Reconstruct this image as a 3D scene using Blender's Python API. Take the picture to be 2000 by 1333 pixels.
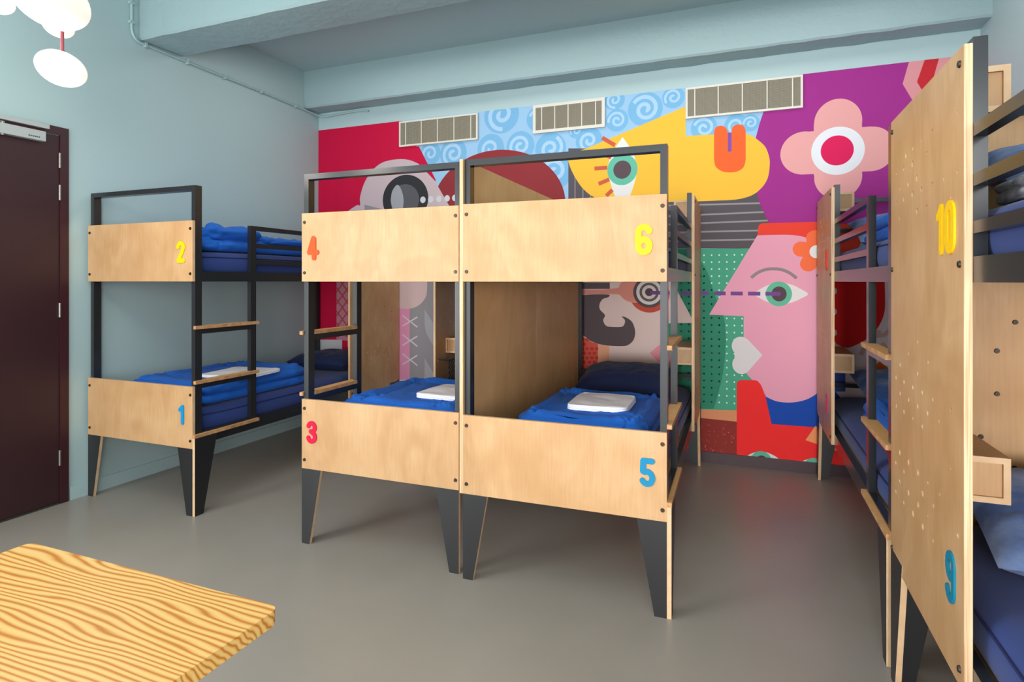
import bpy, math, random
from mathutils import Vector, Matrix, noise
PI = math.pi
sc = bpy.context.scene
for o in list(bpy.data.objects): bpy.data.objects.remove(o)

# ------------------------------------------------------------------ camera
FPX, CX, HY, CAMZ = 1151.0, 1000.0, 549.5, 1.45
YAW = math.atan((1455 - CX) / FPX)
cd = bpy.data.cameras.new('camera'); cam = bpy.data.objects.new('camera', cd)
sc.collection.objects.link(cam); sc.camera = cam
cd.sensor_width = 36; cd.lens = FPX / 2000 * 36
cd.shift_y = -(666.5 - HY) / 2000; cd.clip_start = 0.05
cam.location = (0, 0, CAMZ); cam.rotation_euler = (PI / 2, 0, YAW)
# ------------------------------------------------------------------ exposure
sc.view_settings.view_transform = 'Standard'; sc.view_settings.look = 'None'
sc.view_settings.exposure = 0.10; sc.view_settings.gamma = 1
sc.view_settings.use_curve_mapping = False
# ------------------------------------------------------------------ world, stand-in daylight and added fill
w = bpy.data.worlds.new('world'); sc.world = w; w.use_nodes = True
bg = w.node_tree.nodes['Background']; bg.inputs[0].default_value = (0.93, 0.96, 1.0, 1); bg.inputs[1].default_value = 2.1

def area(name, loc, rot, sx, sy, power, col, spread=PI):
    l = bpy.data.lights.new(name, 'AREA'); l.shape = 'RECTANGLE'; l.size = sx; l.size_y = sy
    l.energy = power; l.color = col; l.spread = spread
    o = bpy.data.objects.new(name, l); o.location = loc; o.rotation_euler = rot
    sc.collection.objects.link(o); return o
area('standin_daylight', (-1.3, -6.0, 1.3), (math.radians(90), 0, 0), 5.0, 2.0, 100, (1.0, 0.985, 0.965))  # stands in for unseen windows behind the camera
area('standin_daylight', (-4.0, -.9, 1.35), (math.radians(90), 0, math.radians(-75)), 2.0, 2.0, 160, (1.0, 0.985, 0.965))  # added fill for the right-hand panels; no window known here
area('standin_daylight', (1.4, -1.4, 1.5), (math.radians(90), 0, math.radians(65)), 1.8, 2.2, 138, (1.0, 0.985, 0.965))  # added side fill for the left wall; no window known here
area('standin_daylight', (0.15, -6.0, 1.3), (math.radians(90), 0, 0), 1.0, 1.8, 18, (1.0, 0.985, 0.965), math.radians(34))  # added narrow fill down the aisle to brighten the lower mural
area('added_ceiling_fill', (-1.7, .9, 3.45), (0, 0, 0), 3.2, 2.2, 26, (1.0, 0.95, 0.89))  # added overhead fill for the room; no lamp seen here
area('added_ceiling_fill', (-1.2, 4.05, 3.5), (0, 0, 0), 4.8, .5, 22, (1.0, 0.95, 0.89))  # added strip of fill between the beams, not a visible lamp

# ------------------------------------------------------------------ helpers
def lin(c):
    return c / 12.92 if c <= 0.04045 else ((c + 0.055) / 1.055) ** 2.4
def hexc(h):
    h = h.lstrip('#'); return tuple(lin(int(h[i:i + 2], 16) / 255) for i in (0, 2, 4)) + (1,)
MATS = {}
def mat(name, col, rough=0.6, metal=0.0, spec=0.5, bump=None, coat=0, sheen=0, var=None, emit=0):
    if name in MATS: return MATS[name]
    m = bpy.data.materials.new(name); m.use_nodes = True; MATS[name] = m
    nt = m.node_tree; b = nt.nodes['Principled BSDF']
    c = hexc(col) if isinstance(col, str) else tuple(col) + (1,)
    b.inputs['Base Color'].default_value = c; b.inputs['Roughness'].default_value = rough
    b.inputs['Metallic'].default_value = metal; b.inputs['Specular IOR Level'].default_value = spec
    b.inputs['Coat Weight'].default_value = coat; b.inputs['Coat Roughness'].default_value = 0.15
    if sheen: b.inputs['Sheen Weight'].default_value = sheen
    if emit:
        b.inputs['Emission Color'].default_value = c; b.inputs['Emission Strength'].default_value = emit
    tc = nt.nodes.new('ShaderNodeTexCoord')
    if var:      # (scale vec, noise scale, colour2, lo, hi)
        mp = nt.nodes.new('ShaderNodeMapping'); mp.inputs['Scale'].default_value = var[0]
        nt.links.new(tc.outputs['Object'], mp.inputs[0])
        n = nt.nodes.new('ShaderNodeTexNoise'); n.inputs['Scale'].default_value = var[1]; n.inputs['Detail'].default_value = 5
        nt.links.new(mp.outputs[0], n.inputs['Vector'])
        r = nt.nodes.new('ShaderNodeValToRGB'); r.color_ramp.elements[0].position = var[3]; r.color_ramp.elements[1].position = var[4]
        r.color_ramp.elements[0].color = hexc(var[2]); r.color_ramp.elements[1].color = c
        nt.links.new(n.outputs[0], r.inputs[0]); nt.links.new(r.outputs[0], b.inputs['Base Color'])
    if bump:     # (scale, strength, distance)
        n2 = nt.nodes.new('ShaderNodeTexNoise'); n2.inputs['Scale'].default_value = bump[0]; n2.inputs['Detail'].default_value = 6
        nt.links.new(tc.outputs['Object'], n2.inputs['Vector'])
        bn = nt.nodes.new('ShaderNodeBump'); bn.inputs['Strength'].default_value = bump[1]; bn.inputs['Distance'].default_value = bump[2]
        nt.links.new(n2.outputs[0], bn.inputs['Height']); nt.links.new(bn.outputs[0], b.inputs['Normal'])
    return m

def ply_material(name, c1, c2, c3, grain=(9, 9, 0.55), rough=0.42):
    m = bpy.data.materials.new(name); m.use_nodes = True; nt = m.node_tree; b = nt.nodes['Principled BSDF']
    b.inputs['Roughness'].default_value = rough; b.inputs['Specular IOR Level'].default_value = 0.35
    tc = nt.nodes.new('ShaderNodeTexCoord'); oi = nt.nodes.new('ShaderNodeObjectInfo')
    ad = nt.nodes.new('ShaderNodeVectorMath'); ad.operation = 'ADD'
    nt.links.new(tc.outputs['Object'], ad.inputs[0])
    cb = nt.nodes.new('ShaderNodeCombineXYZ'); ml = nt.nodes.new('ShaderNodeMath'); ml.operation = 'MULTIPLY'; ml.inputs[1].default_value = 37.0
    nt.links.new(oi.outputs['Random'], ml.inputs[0]); nt.links.new(ml.outputs[0], cb.inputs[0]); nt.links.new(ml.outputs[0], cb.inputs[2])
    nt.links.new(cb.outputs[0], ad.inputs[1])
    # cathedral figure: warped bands, long in z
    mp = nt.nodes.new('ShaderNodeMapping'); mp.inputs['Scale'].default_value = (3.2, 3.2, 1.5)
    nt.links.new(ad.outputs[0], mp.inputs[0])
    n1 = nt.nodes.new('ShaderNodeTexNoise'); n1.inputs['Scale'].default_value = 1.0; n1.inputs['Detail'].default_value = 3; n1.inputs['Distortion'].default_value = 0.8
    nt.links.new(mp.outputs[0], n1.inputs['Vector'])
    mu = nt.nodes.new('ShaderNodeMath'); mu.operation = 'MULTIPLY'; mu.inputs[1].default_value = 26
    nt.links.new(n1.outputs[0], mu.inputs[0])
    sn = nt.nodes.new('ShaderNodeMath'); sn.operation = 'SINE'; nt.links.new(mu.outputs[0], sn.inputs[0])
    # fine grain
    mp2 = nt.nodes.new('ShaderNodeMapping'); mp2.inputs['Scale'].default_value = tuple(9 * g for g in grain)
    nt.links.new(ad.outputs[0], mp2.inputs[0])
    n2 = nt.nodes.new('ShaderNodeTexNoise'); n2.inputs['Scale'].default_value = 1.3; n2.inputs['Detail'].default_value = 4
    nt.links.new(mp2.outputs[0], n2.inputs['Vector'])
    # blotches
    n3 = nt.nodes.new('ShaderNodeTexNoise'); n3.inputs['Scale'].default_value = 4.5; n3.inputs['Detail'].default_value = 2
    nt.links.new(ad.outputs[0], n3.inputs['Vector'])
    r3 = nt.nodes.new('ShaderNodeValToRGB'); r3.color_ramp.elements[0].position = .35; r3.color_ramp.elements[1].position = .7
    r3.color_ramp.elements[0].color = hexc(c1); r3.color_ramp.elements[1].color = hexc(c2)
    nt.links.new(n3.outputs[0], r3.inputs[0])
    def mix(fac_out, scale, col_in, c):
        mm = nt.nodes.new('ShaderNodeMath'); mm.operation = 'MULTIPLY_ADD'; mm.use_clamp = True
        mm.inputs[1].default_value = scale[0]; mm.inputs[2].default_value = scale[1]
        nt.links.new(fac_out, mm.inputs[0])
        mx = nt.nodes.new('ShaderNodeMix'); mx.data_type = 'RGBA'
        nt.links.new(mm.outputs[0], mx.inputs['Factor']); nt.links.new(col_in, mx.inputs['A']); mx.inputs['B'].default_value = hexc(c)
        return mx.outputs['Result']
    c = mix(sn.outputs[0], (.15, .08), r3.outputs[0], c3)
    c = mix(n2.outputs[0], (.75, -.30), c, c3)
    nt.links.new(c, b.inputs['Base Color']); MATS[name] = m; return m

PLY = ply_material('birch_plywood_face', '#bb9266', '#c7a177', '#a37446')
PLYE = mat('birch_plywood_edge', '#d8b58e', .6, var=((1, 1, 1), 18, '#c9a47c', .3, .7))
STEPF = ply_material('birch_step_face', '#dba667', '#e3b37a', '#bf8648')
PLYX = mat('birch_plywood_layered_edge', '#ddbb95', .6, var=((1, .012, .012), 260, '#bb8f66', .38, .58))
STEPE = mat('step_plywood_edge', '#c99a6e', .6, var=((1, 1, 1), 22, '#a9784c', .35, .65))
BLK = mat('black_powder_coated_steel', (.018, .020, .023), .24, spec=.5)
LAM = mat('black_laminate', (.014, .014, .016), .38)
BOLT = mat('dark_bolt_steel', '#4a4038', .35, metal=.8)
TEAL = mat('teal_wall_paint', '#abc3c6', .55, bump=(30, .05, .01))
TEALB = mat('teal_concrete_paint', '#95aeb2', .5, bump=(14, .5, .012))
FLOORM = mat('grey_vinyl_floor', '#98928b', .33, spec=.4, var=((1, 1, 1), 2.2, '#928d85', .3, .7))
MAROON = mat('dark_maroon_paint', '#3a1a20', .35)
NAVY = mat('navy_sheet_fabric', '#1d3678', .85, sheen=.12, bump=(500, .12, .002))
NAVY2 = mat('navy_mattress_side', '#2c3f7c', .85, sheen=.4, bump=(400, .12, .002))
NAVYP = mat('navy_pillow_fabric', '#0a1f4c', .8, sheen=.06, bump=(60, .2, .004))
PIPE = mat('navy_piping', '#141f52', .8)
BLUE = mat('blue_duvet_fabric', '#0a60c4', .85, sheen=.03, bump=(38, .35, .006))
PBLUE = mat('washed_blue_fabric', '#355a9a', .85, sheen=.15, bump=(60, .25, .004), var=((1, 1, 1), 7, '#8496ba', .34, .58))
WHITE = mat('white_linen', '#f0eff6', .85, bump=(80, .15, .003))
GREYL = mat('grey_striped_linen', '#c2c3ca', .9, var=((9, 1, 1), 9, '#74757f', .4, .6))

class MB:
    def __init__(s): s.v = []; s.f = []; s.m = []; s.sm = []; s.mats = []
    def mi(s, m):
        if m not in s.mats: s.mats.append(m)
        return s.mats.index(m)
    def add(s, vs, fs, m, smooth=False):
        o = len(s.v); s.v += [tuple(v) for v in vs]; k = s.mi(m)
        for f in fs: s.f.append([i + o for i in f]); s.m.append(k); s.sm.append(smooth)
    def box(s, x0, x1, y0, y1, z0, z1, m, edge=None, face_axis=None):
        x0, x1 = min(x0, x1), max(x0, x1); y0, y1 = min(y0, y1), max(y0, y1); z0, z1 = min(z0, z1), max(z0, z1)
        v = [(x0, y0, z0), (x1, y0, z0), (x1, y1, z0), (x0, y1, z0), (x0, y0, z1), (x1, y0, z1), (x1, y1, z1), (x0, y1, z1)]
        F = {'z': [(0, 3, 2, 1), (4, 5, 6, 7)], 'y': [(0, 1, 5, 4), (2, 3, 7, 6)], 'x': [(1, 2, 6, 5), (3, 0, 4, 7)]}
        for a in 'xyz': s.add(v, F[a], m if (edge is None or a == face_axis) else edge)
    def prism(s, poly, axis, a0, a1, m, edge=None):
        """poly: 2-D outline, extruded along axis. x:(y,z) y:(x,z) z:(x,y)"""
        def P(p, a): return {'x': (a, p[0], p[1]), 'y': (p[0], a, p[1]), 'z': (p[0], p[1], a)}[axis]
        n = len(poly); ar = sum(poly[i][0] * poly[(i + 1) % n][1] - poly[(i + 1) % n][0] * poly[i][1] for i in range(n))
        if ar < 0: poly = poly[::-1]
        if a0 > a1: a0, a1 = a1, a0
        v = [P(p, a0) for p in poly] + [P(p, a1) for p in poly]
        lo = list(range(n)); hi = [i + n for i in lo]
        caps = [lo, hi[::-1]] if axis == 'y' else [lo[::-1], hi]
        sd = [(i, (i + 1) % n, (i + 1) % n + n, i + n) for i in range(n)]
        if axis == 'y': sd = [f[::-1] for f in sd]
        s.add(v, caps, m); s.add(v, sd, edge or m)
    def cyl(s, p, q, r, m, n=12, r2=None, caps=True, smooth=True):
        p, q = Vector(p), Vector(q); d = (q - p).normalized(); u = d.orthogonal().normalized(); t = d.cross(u)
        r2 = r if r2 is None else r2; v = []
        for c, rr in ((p, r), (q, r2)):
            for i in range(n):
                a = 2 * PI * i / n; v.append(c + (u * math.cos(a) + t * math.sin(a)) * rr)
        s.add(v, [(i, (i + 1) % n, (i + 1) % n + n, i + n) for i in range(n)], m, smooth)
        if caps: s.add(v, [tuple(range(n))[::-1], tuple(range(n, 2 * n))], m)
    def tube(s, pts, r, m, n=10):
        pts = [Vector(p) for p in pts]; v = []; k = len(pts); up = None
        for i, p in enumerate(pts):
            d = (pts[min(i + 1, k - 1)] - pts[max(i - 1, 0)]).normalized()
            if up is None: up = d.orthogonal().normalized()
            up = (up - d * up.dot(d)).normalized(); t = d.cross(up)
            for j in range(n):
                a = 2 * PI * j / n; v.append(p + (up * math.cos(a) + t * math.sin(a)) * r)
        f = [(i * n + j, i * n + (j + 1) % n, (i + 1) * n + (j + 1) % n, (i + 1) * n + j) for i in range(k - 1) for j in range(n)]
        s.add(v, f, m, True); s.add(v, [tuple(range(n))[::-1], tuple(range((k - 1) * n, k * n))], m)
    def build(s, name, parent=None, bevel=0, sub=0):
        me = bpy.data.meshes.new(name); me.from_pydata(s.v, [], s.f)
        for m in s.mats: me.materials.append(m)
        me.polygons.foreach_set('material_index', s.m); me.polygons.foreach_set('use_smooth', s.sm)
        me.update(); o = bpy.data.objects.new(name, me); sc.collection.objects.link(o)
        if parent: o.parent = parent
        if bevel:
            b = o.modifiers.new('b', 'BEVEL'); b.width = bevel; b.segments = 2; b.limit_method = 'ANGLE'
        return o

def empty(name, loc=(0, 0, 0), rz=0):
    o = bpy.data.objects.new(name, None); o.location = loc; o.rotation_euler = (0, 0, rz); o.empty_display_size = .1
    sc.collection.objects.link(o); return o
def tag(o, label=None, cat=None, group=None, kind=None):
    if label: o['label'] = label
    if cat: o['category'] = cat
    if group: o['group'] = group
    if kind: o['kind'] = kind
    return o

def plate(outline, holes, t):
    """flat plate with round holes: returns verts, faces (xy plane, thickness along z)"""
    c = bpy.data.curves.new('t', 'CURVE'); c.dimensions = '2D'; c.fill_mode = 'BOTH'; c.extrude = t / 2
    def sp(pts):
        s = c.splines.new('POLY'); s.points.add(len(pts) - 1)
        for i, p in enumerate(pts): s.points[i].co = (p[0], p[1], 0, 1)
        s.use_cyclic_u = True
    sp(outline)
    for x, y, r in holes: sp([(x + r * math.cos(a * PI / 8), y + r * math.sin(a * PI / 8)) for a in range(16)])
    o = bpy.data.objects.new('t', c); sc.collection.objects.link(o)
    dg = bpy.context.evaluated_depsgraph_get(); me = bpy.data.meshes.new_from_object(o.evaluated_get(dg))
    v = [tuple(q.co) for q in me.vertices]; f = [tuple(p.vertices) for p in me.polygons]
    nz = [abs(p.normal.z) > .5 for p in me.polygons]
    bpy.data.objects.remove(o); bpy.data.curves.remove(c); bpy.data.meshes.remove(me)
    return v, f, nz

# ------------------------------------------------------------------ rays through the photograph, used for things that lie on the flat end wall
S_, C_ = math.sin(YAW), math.cos(YAW)
def ray(x, y):
    u = (x - CX) / FPX; v = (HY - y) / FPX; return (-S_ + u * C_, C_ + u * S_, v)
WY = 4.961
def wp(x, y, Y=WY):
    d = ray(x, y); t = Y / d[1]; return (d[0] * t, CAMZ + d[2] * t)
def ad(x, y, d):
    r_ = ray(x, y); return Vector((r_[0] * d, r_[1] * d, CAMZ + r_[2] * d))

# ------------------------------------------------------------------ room shell
LXa, LXb = (-4.198, -0.9), (-4.129, WY)          # left wall: not quite square
def lx(y): return LXa[0] + (LXb[0] - LXa[0]) * (y - LXa[1]) / (LXb[1] - LXa[1])
RX, YB, ZC = 1.51, -2.8, 3.56
b = MB(); b.box(lx(YB) - .1, RX + .1, YB, WY + .1, -.1, 0, FLOORM); tag(b.build('floor'), 'grey vinyl floor with a faint seam', kind='structure')
b = MB(); b.box(lx(YB) - .1, RX + .1, YB, WY + .1, ZC, ZC + .1, TEAL); tag(b.build('ceiling'), 'teal painted ceiling', kind='structure')
b = MB(); b.box(lx(WY), RX, WY + .006, WY + .1, 0, ZC, TEAL); tag(b.build('wall_back'), 'teal end wall behind the mural', kind='structure')
b = MB(); b.prism([(lx(YB), YB), (lx(WY), WY + .1), (lx(WY) - .1, WY + .1), (lx(YB) - .1, YB)], 'z', 0, ZC, TEAL)
tag(b.build('wall_left'), 'teal wall on the left', kind='structure')
b = MB(); b.box(RX, RX + .1, YB, WY + .1, 0, ZC, TEAL); tag(b.build('wall_right'), 'teal wall on the right', kind='structure')
# concrete beams
def beam(name, y0, y1, z0, lab):
    m = MB(); n = 90; x0, x1 = lx(y0) , RX
    rows = []
    for i in range(n + 1):
        x = x0 + (x1 - x0) * i / n
        j = noise.noise(Vector((x * 6, y0, 1))) * .006; k = noise.noise(Vector((x * 6, y1, 7))) * .006
        rows.append([(x, y0, ZC), (x, y0 + j * .5, z0 + .015 + j), (x, y0 + .012, z0 + j), (x, y1 - .012, z0 + k), (x, y1, z0 + .01 + k), (x, y1, ZC)])
    v = [p for r_ in rows for p in r_]
    f = [(i * 6 + k, (i + 1) * 6 + k, (i + 1) * 6 + k + 1, i * 6 + k + 1) for i in range(n) for k in range(5)]
    m.add(v, f, TEALB); o = m.build(name); tag(o, lab, kind='structure')
beam('trim_1', 4.75, WY + .006, 3.19, 'teal concrete beam running above the mural')
beam('trim_2', 3.02, 3.38, 3.225, 'teal concrete beam crossing the ceiling in front of the mural')
# baseboards
b = MB(); b.box(lx(WY) + .012, RX, WY - .012, WY + .004, 0, .086, mat('baseboard_maroon', '#3d242c', .35)); tag(b.build('baseboard_back'), 'dark maroon skirting under the mural', kind='structure')
b = MB(); b.prism([(lx(2.55), 2.55), (lx(WY), WY - .013), (lx(WY) + .012, WY - .013), (lx(2.55) + .012, 2.55)], 'z', 0, .09, TEAL, TEAL)
tag(b.build('baseboard_left', bevel=.003), 'teal painted skirting on the left wall', kind='structure')
b = MB(); b.box(RX - .012, RX, YB, WY - .013, 0, .09, TEAL); tag(b.build('baseboard_right'), 'teal painted skirting on the right wall', kind='structure')

# ------------------------------------------------------------------ door in the left wall
def build_door():
    x = lx(2.0); r = empty('door_1', (x, 2.0, 0), math.atan((LXb[0] - LXa[0]) / (LXb[1] - LXa[1])) * -1)
    tag(r, 'dark maroon door in a maroon frame on the left wall', kind='structure')
    mm = MAROON; ml = mat('maroon_door_leaf', '#331a20', .4); st = mat('brushed_steel', '#8f8b86', .4, metal=.85); sil = mat('silver_closer_paint', '#b4bcbc', .4, metal=.3)
    y1, ya = .537, -.62          # right outer edge, left outer edge (local y)
    m = MB(); m.box(-.02, .016, y1 - .052, y1, 0, 2.452, mm); m.box(-.02, .016, ya, y1 - .052, 2.40, 2.452, mm); m.box(-.02, .016, ya, ya + .05, 0, 2.40, mm); m.build('door_frame', r, bevel=.002)
    m = MB(); m.box(-.02, .008, ya + .053, y1 - .056, .012, 2.396, ml); m.build('door_leaf', r, bevel=.002)
    m = MB(); m.box(-.02, .014, ya + .05, y1 - .052, 0, .010, mat('dark_threshold', '#35352f', .4)); m.build('threshold', r)
    for z0, z1 in ((2.186, 2.283), (1.976, 2.076), (1.215, 1.308), (.251, .35)):
        h = (z1 - z0); m = MB()
        for k, (a, c) in enumerate(((0, .24), (.26, .73), (.75, 1))): m.cyl((.016, y1 - .054, z0 + h * a), (.016, y1 - .054, z0 + h * c), .008, st)
        m.cyl((.016, y1 - .054, z0), (.016, y1 - .054, z1), .006, st); m.build('hinge', r)
    m = MB(); m.box(.008, .05, -.45, .382, 2.334, 2.395, sil); c = m.build('door_closer', r, bevel=.003); c['label'] = 'silver closer body'
    k = MB(); k.cyl((.03, .16, 2.395), (.03, .16, 2.405), .013, st); k.cyl((.03, .16, 2.326), (.03, .16, 2.334), .013, st); k.build('spindle_cap', c)
    k = MB()
    for i, wd in enumerate((.008, .007, .008, .009, .007, .008)): k.box(.0502, .0506, .285 + i * .011, .285 + i * .011 + wd, 2.349, 2.357, mat('dark_print', '#44484a', .6))
    k.build('maker_mark', c)
    m = MB(); m.box(.016, .045, -.45, .406, 2.418, 2.445, sil); g = m.build('closer_rail', r, bevel=.002)
    m = MB(); m.box(.028, .034, -.3, .17, 2.402, 2.412, st); m.build('closer_arm', g)
build_door()

# ------------------------------------------------------------------ mural
def P(*a): return [(a[i], a[i + 1]) for i in range(0, len(a), 2)]
class Mural(MB):
    L = 0
    def poly(s, pts, col, world=False):
        s.L += 1; y = WY + .004 - s.L * .00003
        q = pts if world else [wp(*p) for p in pts]
        q = [(min(max(a, lx(WY) + .001), RX - .001), min(c, 3.019)) for a, c in q]
        n = len(q); ar = sum(q[i][0] * q[(i + 1) % n][1] - q[(i + 1) % n][0] * q[i][1] for i in range(n))
        if ar < 0: q = q[::-1]
        s.add([(a, y, c) for a, c in q], [tuple(range(n))], mat('mural_' + col.lstrip('#'), col, .7, spec=.25))
    def ell(s, cx, cy, rx, ry, col, a0=0, a1=360, n=48):
        """ellipse given in photo pixels, laid on the wall"""
        x, z = wp(cx, cy); X = (wp(cx + rx, cy)[0] - wp(cx - rx, cy)[0]) / 2; Z = (wp(cx, cy - ry)[1] - wp(cx, cy + ry)[1]) / 2
        s.poly([(x + X * math.cos(math.radians(a0 + (a1 - a0) * i / n)), z + Z * math.sin(math.radians(a0 + (a1 - a0) * i / n))) for i in range(n + (a1 - a0 != 360))], col, True)
    def stroke(s, pts, wdt, col, world=False):
        """a painted line of constant width (metres)"""
        q = [Vector(p if world else wp(*p)) for p in pts]; L, R = [], []
        for i, p in enumerate(q):
            d = (q[min(i + 1, len(q) - 1)] - q[max(i - 1, 0)]).normalized(); nrm = Vector((-d.y, d.x)) * wdt / 2
            L.append(tuple(p + nrm)); R.append(tuple(p - nrm))
        s.L += 1; y = WY + .004 - s.L * .00003; n = len(q)
        v = [(min(a, RX - .001), y, min(c, 3.019)) for a, c in L + R]
        s.add(v, [(i, i + 1, n + i + 1, n + i)[::-1] if False else (n + i, n + i + 1, i + 1, i) for i in range(n - 1)], mat('mural_' + col.lstrip('#'), col, .62))
def smooth(pts, k=6):
    out = []; n = len(pts)
    for i in range(n - 1):
        p0, p1, p2, p3 = pts[max(i - 1, 0)], pts[i], pts[i + 1], pts[min(i + 2, n - 1)]
        for j in range(k):
            t = j / k
            out.append(tuple(.5 * ((2 * p1[d]) + (-p0[d] + p2[d]) * t + (2 * p0[d] - 5 * p1[d] + 4 * p2[d] - p3[d]) * t * t + (-p0[d] + 3 * p1[d] - 3 * p2[d] + p3[d]) * t ** 3) for d in (0, 1)))
    return out + [pts[-1]]
M = Mural(); X0 = lx(WY) + .001
M.poly([(X0, .086), (RX, .086), (RX, 3.019), (X0, 3.019)], '#97bfe0', True)          # pale blue ground
# spirals on the blue ground
random.seed(5)
def swirl(px, py, rp, a0=0, turns=1.9, hand=1):
    x, z = wp(px, py); R = (wp(px + rp, py)[0] - wp(px - rp, py)[0]) / 2
    M.poly([(x + R * math.cos(t * PI / 20), z + R * math.sin(t * PI / 20)) for t in range(40)], '#76b0d8', True)
    pts = []
    for i in range(46):
        t = i / 45; rr = R * (.10 + .68 * t); a = a0 + hand * 2 * PI * turns * t * .85
        pts.append((x + rr * math.cos(a), z + rr * math.sin(a)))
    M.stroke(pts, R * .22, '#a3c7e6', True)
for s_ in ((979, 224, 34, 2, 1.7), (1052, 232, 24, 0, 1.7), (1016, 285, 27, 1, 1.8), (958, 290, 26, 3, 1.7), (885, 300, 26, 1, 1.8), (840, 300, 20, 2, 1.6), (1075, 290, 30, 4, 1.8), (1083, 335, 34, 1.2, 1.8), (1260, 213, 34, 5, 1.9), (1150, 275, 26, 2.4, 1.8), (1205, 235, 22, 0, 1.8), (1315, 190, 22, 1, 1.7), (1200, 195, 20, 2, 1.7), (1375, 250, 26, 0, 1.7), (1438, 245, 24, 3, 1.7), (1466, 240, 18, 1, 1.6), (900, 250, 18, 0, 1.5), (1125, 255, 15, 2, 1.5), (1310, 245, 14, 2, 1.5)):
    swirl(*s_)
# crimson field, head in pinkish grey
M.poly(P(620, 200, 785, 232, 791, 240, 813, 286, 850, 360, 850, 800, 690, 760, 620, 760), '#c4003c')
M.ell(968, 405, 130, 112, '#8b2d33', n=64)
M.poly(P(880, 400, 1100, 400, 1100, 470, 860, 470), '#8b2d33')
M.poly(P(812, 286, 818, 286, 851, 352, 846, 358), '#c4003c')
M.poly(smooth(P(655, 470, 668, 425, 695, 402, 703, 401, 703, 385, 712, 356, 728, 332, 748, 317, 778, 311, 800, 313, 817, 320)) + P(848, 352, 877, 402, 900, 450, 905, 480), '#c3b0b6')
M.ell(791, 389, 44.5, 47.5, '#303034'); M.ell(790, 391, 28, 31, '#58585e')
M.poly(smooth(P(763, 391, 766, 373, 776, 361, 784, 372, 788, 391, 785, 412, 776, 421, 767, 410, 763, 391)), '#9fa0a8')
for x in (825.7, 841, 857, 873, 888, 903): M.ell(x, 390.5 - (x - 825) * .06, 5.3, 6.3, '#cdcdd3')
# lower left: pink lattice, pale strip, grey with crosses
M.poly(P(657, 470, 712, 470, 712, 668, 668, 665, 657, 663), '#c07f95')
for k in range(-4, 10):
    y0 = 470 + k * 23
    for ya_, yb_ in ((y0, y0 + 78), (y0 + 78, y0)):
        xa_, xb_ = 657, 713; seg = []
        for i in range(29):
            t = i / 28; yy = ya_ + (yb_ - ya_) * t
            if 474 < yy < 660: seg.append((xa_ + (xb_ - xa_) * t, yy))
        if len(seg) > 1: M.stroke([seg[0], seg[-1]], .014, '#b43b2e')
M.poly(P(600, 300, 657, 300, 657, 800, 600, 800), '#c4003c')
M.poly(P(712, 400, 905, 450, 905, 860, 712, 860), '#8f8c92'); M.poly(P(690, 470, 800, 470, 800, 745, 690, 745), '#d88fb3')
M.poly(smooth(P(716, 470, 716, 560, 745, 592, 785, 603, 812, 600, 830, 583, 834, 560, 834, 470)), '#cdb2b3')
for y in (628.5, 666, 703.5):
    M.stroke(P(786, y - 12, 815, y + 11), .013, '#cdc6cf'); M.stroke(P(786, y + 9, 815, y - 9), .013, '#cdc6cf')
M.poly(smooth(P(829, 605, 830, 640, 838, 662, 856, 690)) + P(858, 640, 845, 630), '#a4a3aa'); M.poly(P(829, 700, 829, 745, 900, 745, 850, 735), '#a4a3aa')
M.poly(P(600, 663, 668, 664, 668, 742, 905, 742, 905, 900, 600, 900), '#c6c8cc')
# middle: dark stripes, yellow head, eye
M.poly(P(1110, 290, 1200, 290, 1500, 380, 1503, 437, 1482, 486, 1110, 484), '#585157')
for x in (1123, 1138.5, 1153): M.stroke(P(x, 300, x, 396), .008, '#8d888b')
for ya, yb in ((400, 396.7), (419.6, 414), (436, 431), (453, 450), (470, 467.6)): M.stroke(P(1170, ya + (ya - yb) * 1.6, 1500, yb), .013, '#8f8b8d')
M.poly(smooth(P(1478, 376, 1463, 384, 1437, 390, 1400, 392, 1359, 393.6, 1304, 395, 1250, 398, 1200, 396, 1162, 386, 1140, 370, 1124, 348, 1113, 325, 1110, 308, 1122, 299, 1148, 289)) + P(1338.5, 208, 1339.5, 266) + smooth(P(1339.5, 266, 1386, 263, 1440, 261, 1462, 263, 1476, 270, 1494, 286, 1502, 306, 1503.4, 322, 1500, 346, 1491, 363, 1478, 376)), '#efb93c')
M.poly(smooth(P(1216, 268, 1204, 285, 1192, 307, 1187, 334, 1193, 360, 1203, 388, 1216, 404, 1229, 385, 1239, 358, 1244, 331, 1238, 303, 1228, 285, 1216, 268)), '#dfdedd')
M.ell(1215.4, 331.4, 29.6, 30.5, '#63b79e'); M.ell(1215.2, 331.6, 17.4, 17.8, '#59494f')
for a in (P(1176, 269, 1201, 284), P(1182, 302, 1194, 308), P(1161, 329.5, 1186, 327.5), P(1169, 359.5, 1190, 350.5), P(1184, 383, 1196, 371)): M.stroke(a, .034, '#c64f2d')
M.poly(smooth(P(1394.6, 257, 1398, 249, 1408, 245.6, 1417, 249, 1421, 257)) + P(1421, 259, 1428.6, 259) + smooth(P(1428.6, 256, 1432, 247, 1442, 243, 1452, 246, 1456.5, 256)) + smooth(P(1456.5, 312, 1452, 327, 1440, 335, 1425.5, 337, 1411, 335, 1398, 326, 1394.6, 312)), '#f1622d')
M.poly(P(1421.5, 259, 1429, 259, 1429, 296, 1421.5, 296.5), '#7d4f9c')
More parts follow.
